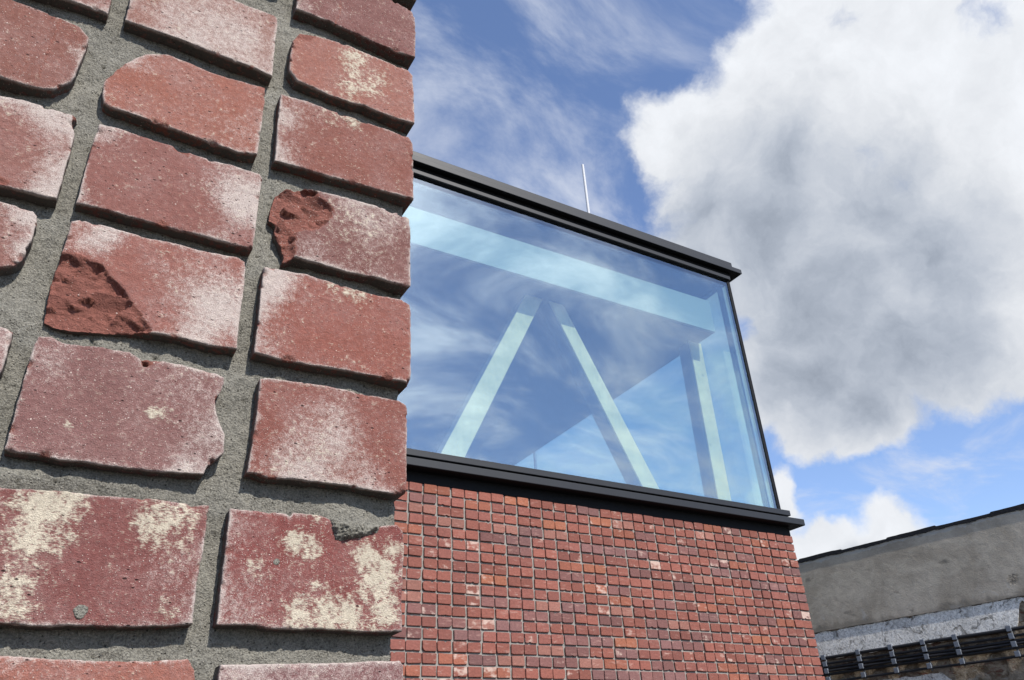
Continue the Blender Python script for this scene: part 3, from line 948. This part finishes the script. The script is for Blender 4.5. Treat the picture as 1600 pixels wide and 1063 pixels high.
items = []
ncol = 58
for row in range(0, 43):
    zt = TOP - row * COURSE
    par = rr.randint(0, 1)
    drift = rr.uniform(-.006, .006)
    tint = None
    for c in range(0, ncol):
        x1 = CX - c * PITCH
        x0 = x1 - PITCH
        if x0 < LEFT:
            break
        first = (c + par) % 2 == 0
        if tint is None or first:
            base = np.array(rr.choice(PB)) * rr.uniform(.85, 1.15)
        tint = tuple(base * np.array([rr.uniform(.92, 1.08)] * 3))
        pale = rr.random() ** 3 * .55 + (.7 if rr.random() < .018 else 0)
        gl, gr = (.0035, .0085) if first else (.0085, .0035)
        dr = drift * min(1, c / 6)
        hj = rr.uniform(-.0012, .0012)
        zz1 = zt + hj - (.0 if row else .001)
        zz0 = zt - COURSE + .0145 + hj + rr.uniform(-.001, .001)
        xr = x1 - (gr if c else 0) + dr
        items.append((x0, zt, far_brick(x0 + gl + dr, xr, zz0, zz1, tint), pale))
# those the picture shows largest are bricks of their own, the rest of the face is one mass
vis = [it for it in items if it[0] > 2.25 and it[1] > .72]
vis.sort(key=lambda it: it[0] * .6 + it[1] * .9 * 0 + (it[0] ** 2 + it[1] ** 2) * .02)
solo = vis[:300]
ids = set(id(s) for s in solo)
for it in solo:
    v, f, t = it[2]
    mesh_obj('brick', v, f, BRK, house, attrs={'tint': np.array(t), 'pale': np.full((len(v), 3), it[3])})
bv, bf, bt, bp = [], [], [], []
for it in items:
    if id(it) in ids:
        continue
    v, f, t = it[2]
    b = len(bv)
    bv += v
    bf += [[b + q for q in ff] for ff in f]
    bt += t
    bp += [(it[3],) * 3] * len(v)
for row in range(0, 43):                                    # the flank of the building
    zt = TOP - row * COURSE
    for c in range(0, 62):
        y0 = FY + .118 + c * PITCH
        if y0 + .115 > BACK:
            break
        b = len(bv)
        v, f = boxes([(CX - .03, CX, y0, y0 + .115, E + zt - COURSE + .0145, E + zt)])
        bv += v
        bf += [[b + q for q in ff] for ff in f]
        bt += [rr.choice(PB)] * 8
        bp += [(.1, .1, .1)] * 8
o = mesh_obj('brickwork', bv, bf, BRK, house, attrs={'tint': np.array(bt), 'pale': np.array(bp)})
o['kind'] = 'stuff'

# sill: two stepped black profiles round the corner
box('lower_sill', (LEFT, CX + .116, FY - .116, FY + .10, E + 2.347, E + 2.414), ALU, house, .004)
box('lower_sill', (CX - .10, CX + .116, FY + .102, BACK, E + 2.347, E + 2.414), ALU, house, .004)
box('sill_shade_plate', (LEFT, CX + .110, FY - .110, BACK, E + 2.3445, E + 2.3466), DARK, house)  # black plate added under the sill, painting in its shade
box('upper_sill', (LEFT, CX + .028, FY - .028, FY + .08, E + 2.469, E + 2.528), ALU, house, .004)
box('upper_sill', (CX - .10, CX + .028, FY + .082, BACK, E + 2.469, E + 2.528), ALU, house, .004)
box('shadow_joint', (LEFT + .01, CX - .01, FY + .006, BACK - .02, E + 2.2495, E + 2.344), DARK, house)
box('sill_gap', (LEFT + .01, CX - .03, FY + .03, BACK - .03, E + 2.4145, E + 2.4685), DARK, house)
# head: frame, recess, fascia and coping
box('head_frame', (LEFT, CX - .095, FY - .04, FY + .05, E + 5.562, E + 5.613), ALU, house, .004)
box('head_gasket', (LEFT, CX - .125, FY - .008, FY + .034, E + 5.546, E + 5.5615), DARK, house)
box('cornice_recess', (LEFT, CX - .06, FY - .012, FY + .12, E + 5.6135, E + 5.6795), DARK, house)
box('cornice_recess', (CX - .17, CX - .06, FY + .122, BACK, E + 5.56, E + 5.6795), DARK, house)
box('cornice_soffit', (LEFT, CX + .084, FY - .084, BACK + .04, E + 5.6803, E + 5.6808), DARK, house)
box('cornice_fascia', (LEFT, CX + .090, FY - .090, BACK + .05, E + 5.681, E + 5.747), ALU, house, .004)
box('coping', (LEFT, CX - .026, FY - .055, BACK, E + 5.7475, E + 5.842), ALU, house, .006)
box('roof_deck', (LEFT, CX - .18, FY + .125, BACK - .01, E + 5.555, E + 5.679), CEIL, house)
# glass
GB, GT = E + 2.529, E + 5.547
box('glass_pane', (1.40, CX - .134, FY, FY + .028, GB, GT), GLASS, house)
box('glass_pane', (LEFT + .05, 1.39, FY, FY + .028, GB, GT), GLASS, house)
box('glass_pane', (CX - .130, CX - .102, FY + .055, 10.50, GB, E + 5.558), GLASS, house)
box('glass_pane', (CX - .130, CX - .102, 10.54, BACK - .05, GB, E + 5.558), GLASS, house)
box('pane_joint', (CX - .135, CX - .098, 10.501, 10.539, GB, E + 5.558), DARK, house)
box('corner_profile', (CX - .133, CX - .088, FY - .010, FY + .040, GB, E + 5.5615), DARK, house, .003)
box('edge_profile', (CX - .129, CX - .124, FY + .10, FY + .19, GB, E + 5.55), mat_plain('edge_spacer', (.07, .08, .10), .5), house)
box('pane_joint', (1.391, 1.399, FY + .002, FY + .026, GB, GT), DARK, house)
# inside: dropped ceiling and the raking struts that carry it
CB, CT, CR = E + 4.812, E + 5.272, 6.606
CF = 5.85
box('ceiling_fascia', (LEFT + .1, CR, CF, CF + .03, CB + .002, CT), FASC, house, .002)
box('dropped_ceiling', (LEFT + .1, CR - .002, CF + .031, BACK - .2, CB, CT), CEIL, house)
SY0, SY1 = 6.152, 6.366
STRUT_SHADE = mat_plain('shaded_strut_side', (0.085, 0.095, 0.125), 0.6, 0.1, 4.0)  # dark tone painted on the shaded sides of struts and post


def prism(name, y0, y1, t0, t1, b0, b1, zt, zb, mat, parent):
    v = [(b0, y0, zb), (b1, y0, zb), (b1, y1, zb), (b0, y1, zb), (t0, y0, zt), (t1, y0, zt), (t1, y1, zt), (t0, y1, zt)]
    f = [(0, 3, 2, 1), (4, 5, 6, 7), (0, 1, 5, 4), (1, 2, 6, 5), (2, 3, 7, 6), (3, 0, 4, 7)]
    return bevel(mesh_obj(name, v, f, mat, parent), .004)


def strut(name, xt0, xt1, xb0, xb1, zb=2.30):
    """a pale timber member, the shade on its sides painted as a dark body"""
    k = (4.812 - zb) / (4.812 - 2.752)
    a0, a1 = xt0 + (xb0 - xt0) * k, xt1 + (xb1 - xt1) * k
    body_ = prism(name, SY0 + .0205, SY1, xt0 + .004, xt1 - .004, a0 + .004, a1 - .004, CB - .001, E + zb, STRUT_SHADE, house)
    o_ = prism('strut_front', SY0, SY0 + .02, xt0, xt1, a0, a1, CB - .001, E + zb, TIMB, None)  # pale front, split off so the body can carry painted shade
    o_.parent = body_
    o_.matrix_parent_inverse = Matrix.Translation(house.location).inverted() @ Matrix.Translation(house.location)
    return body_


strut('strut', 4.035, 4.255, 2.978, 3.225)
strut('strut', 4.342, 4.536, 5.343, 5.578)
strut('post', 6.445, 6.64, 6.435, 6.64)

rod = empty('lightning_rod', (5.446, 6.60, E + 5.842), 'thin white lightning rod standing on the glazed roof', 'lightning rod')


def tube(name, p, q, r, mat, parent, seg=12, r2=None):
    p, q = Vector(p), Vector(q)
    a = (q - p).normalized()
    e1 = a.orthogonal().normalized()
    e2 = a.cross(e1)
    v, f = [], []
    for c, rad_ in ((p, r), (q, r if r2 is None else r2)):
        for i in range(seg):
            t = 2 * math.pi * i / seg
            v.append(c + rad_ * (math.cos(t) * e1 + math.sin(t) * e2))
    for i in range(seg):
        j = (i + 1) % seg
        f.append((i, j, seg + j, seg + i))
    f += [tuple(range(seg - 1, -1, -1)), tuple(range(seg, 2 * seg))]
    return mesh_obj(name, v, f, mat, parent)


GALV = mat_plain('white_rod', (0.40, 0.41, 0.43), 0.5, 0.08, 8.0)
tube('mast', (5.446, 6.60, E + 5.85), (5.446, 6.60, E + 7.70), .022, GALV, rod, 12, .018)
tube('base', (5.446, 6.60, E + 5.8425), (5.446, 6.60, E + 5.90), .07, GALV, rod, 16)

# ------------------------------------------------------------------ the old wall to the right
W0 = Vector((11.061, 9.0, 0))
WT = Vector((.2135, -.9769, 0)).normalized()      # along the wall, towards the viewer's right
WN = Vector((-.9769, -.2135, 0)).normalized()     # out of its face
old = empty('weathered_wall', tuple(W0), 'weathered grey rendered wall with flaking white plaster band and black roofing felt', 'wall')


def wp(s, n, z):
    return tuple(W0 + WT * s + WN * n + Vector((0, 0, E + z)))


SCAR = wp(3.06, .034, 2.20)
REND, PLAS, RUBB = mat_concrete(), mat_plaster(), mat_rubble()
FELT = mat_plain('roofing_felt', (0.012, 0.012, 0.014), 0.8, 0.3, 20, 0.01, 0.3)
S0, S1 = -9.0, 7.0


def slab(name, top, bot, n0, n1, mat, parent=old):
    """a slab on the wall between two outlines z(s), n0..n1 off its plane"""
    m_ = len(top)
    v = [wp(s, n1, z) for s, z in top] + [wp(s, n1, z) for s, z in bot] + [wp(s, n0, z) for s, z in top] + [wp(s, n0, z) for s, z in bot]
    f = []
    for i in range(m_ - 1):
        f += [(m_ + i, m_ + i + 1, i + 1, i), (i, i + 1, 2 * m_ + i + 1, 2 * m_ + i), (m_ + i + 1, m_ + i, 3 * m_ + i, 3 * m_ + i + 1)]
    f += [(0, 2 * m_, 3 * m_, m_), (m_ - 1, 2 * m_ - 1, 4 * m_ - 1, 3 * m_ - 1)]
    return mesh_obj(name, v, f, mat, parent)


ss_ = np.arange(S0, S1 + .001, .02)
nz_ = lambda f, a, k, o=4: a * fbm(ss_ * f, ss_ * 0 + k, k, o)
slab('bare_masonry', [(s, 1.99) for s in (S0, S1)], [(s, -E) for s in (S0, S1)], -.40, 0, RUBB)
slab('render_band', [(s, 3.10) for s in ss_], list(zip(ss_, 1.972 + nz_(1.2, .012, 2) + nz_(7, .006, 5))), -.40, .030, REND)
ragged = 1.565 + nz_(2.0, .03, 9) + .34 * sstep(ss_, 2.86, 3.05) + .05 * sstep(ss_, 2.8, 3.1) * nz_(9, 1.0, 3)
slab('plaster_band', list(zip(ss_, 1.963 + nz_(5, .016, 21) + nz_(18, .010, 23))), list(zip(ss_, np.minimum(ragged, 1.93))), -.01, .016, PLAS)
lowp = np.arange(S0, 1.85, .02)
slab('plaster_patch', [(s, 1.165 + .02 * float(fbm(s * 4, 1.0, 2.0)) - .10 * float(sstep(s, 1.72, 1.84))) for s in lowp], [(s, -E) for s in lowp], -.01, .014, PLAS)
slab('roofing_felt', list(zip(ss_, 3.146 + nz_(1.6, .008, 31) + .008 * np.sign(np.sin(ss_ * 4.1)))),
     list(zip(ss_, 3.090 + nz_(3, .014, 33) + nz_(14, .008, 35))), -.42, .045, FELT)

run = empty('cable_run', tuple(W0 + WT * 1.5 + WN * .05 + Vector((0, 0, E + 1.2))), 'bundle of black cables held by grey clips along the weathered wall', 'cables')
CABLE = mat_plain('cable_sheath', (0.012, 0.012, 0.014), 0.45, 0.3, 30, 0.0, 0.4)
CLIP = mat_plain('grey_clip', (0.15, 0.165, 0.19), 0.45, 0.25, 30, 0.0, 0.5)


def cable(z, r, off, amp, seed):
    sl = np.arange(-2.0, 6.01, .08)
    v, f = [], []
    for s in sl:
        zc = z + amp * float(fbm(s * .9, seed, 2.0, 2))
        oc = off + amp * .6 * float(fbm(s * .8, seed + 9, 3.0, 2))
        for i in range(8):
            t = 2 * math.pi * i / 8
            v.append(wp(s, oc + r * math.cos(t), zc + r * math.sin(t)))
    for a in range(len(sl) - 1):
        for i in range(8):
            j = (i + 1) % 8
            f.append((a * 8 + i, a * 8 + j, a * 8 + 8 + j, a * 8 + 8 + i))
    mesh_obj('cable', v, f, CABLE, run, True)


for k, (z, r, off) in enumerate(((1.577, .024, .075), (1.487, .017, .07), (1.432, .021, .06), (1.385, .020, .075), (1.340, .022, .065), (1.232, .018, .075))):
    cable(z, r, off, .008, 3.3 * k)


def wall_box(s0, s1, n0, n1, z0, z1, name, mat, parent, tilt=0.0):
    v = [wp(s, n, z) for z in (z0, z1) for (s, n) in ((s0, n0), (s1, n0), (s1, n1), (s0, n1))]
    f = [(0, 1, 2, 3), (7, 6, 5, 4), (0, 4, 5, 1), (1, 5, 6, 2), (2, 6, 7, 3), (3, 7, 4, 0)]
    return bevel(mesh_obj(name, v, f, mat, parent), .004)


for s in (-.95, -.45, .065, .636, 1.146, 1.628, 2.083, 2.804, 3.30, 3.9):
    br = wall_box(s - .012, s + .012, .016, .045, 1.20, 1.63, 'bracket', CLIP, run)
    for zc in (1.585, 1.487, 1.385, 1.262):
        wall_box(s - .032, s + .032, .05, .108, zc - .036, zc + .036, 'clip', CLIP, br)
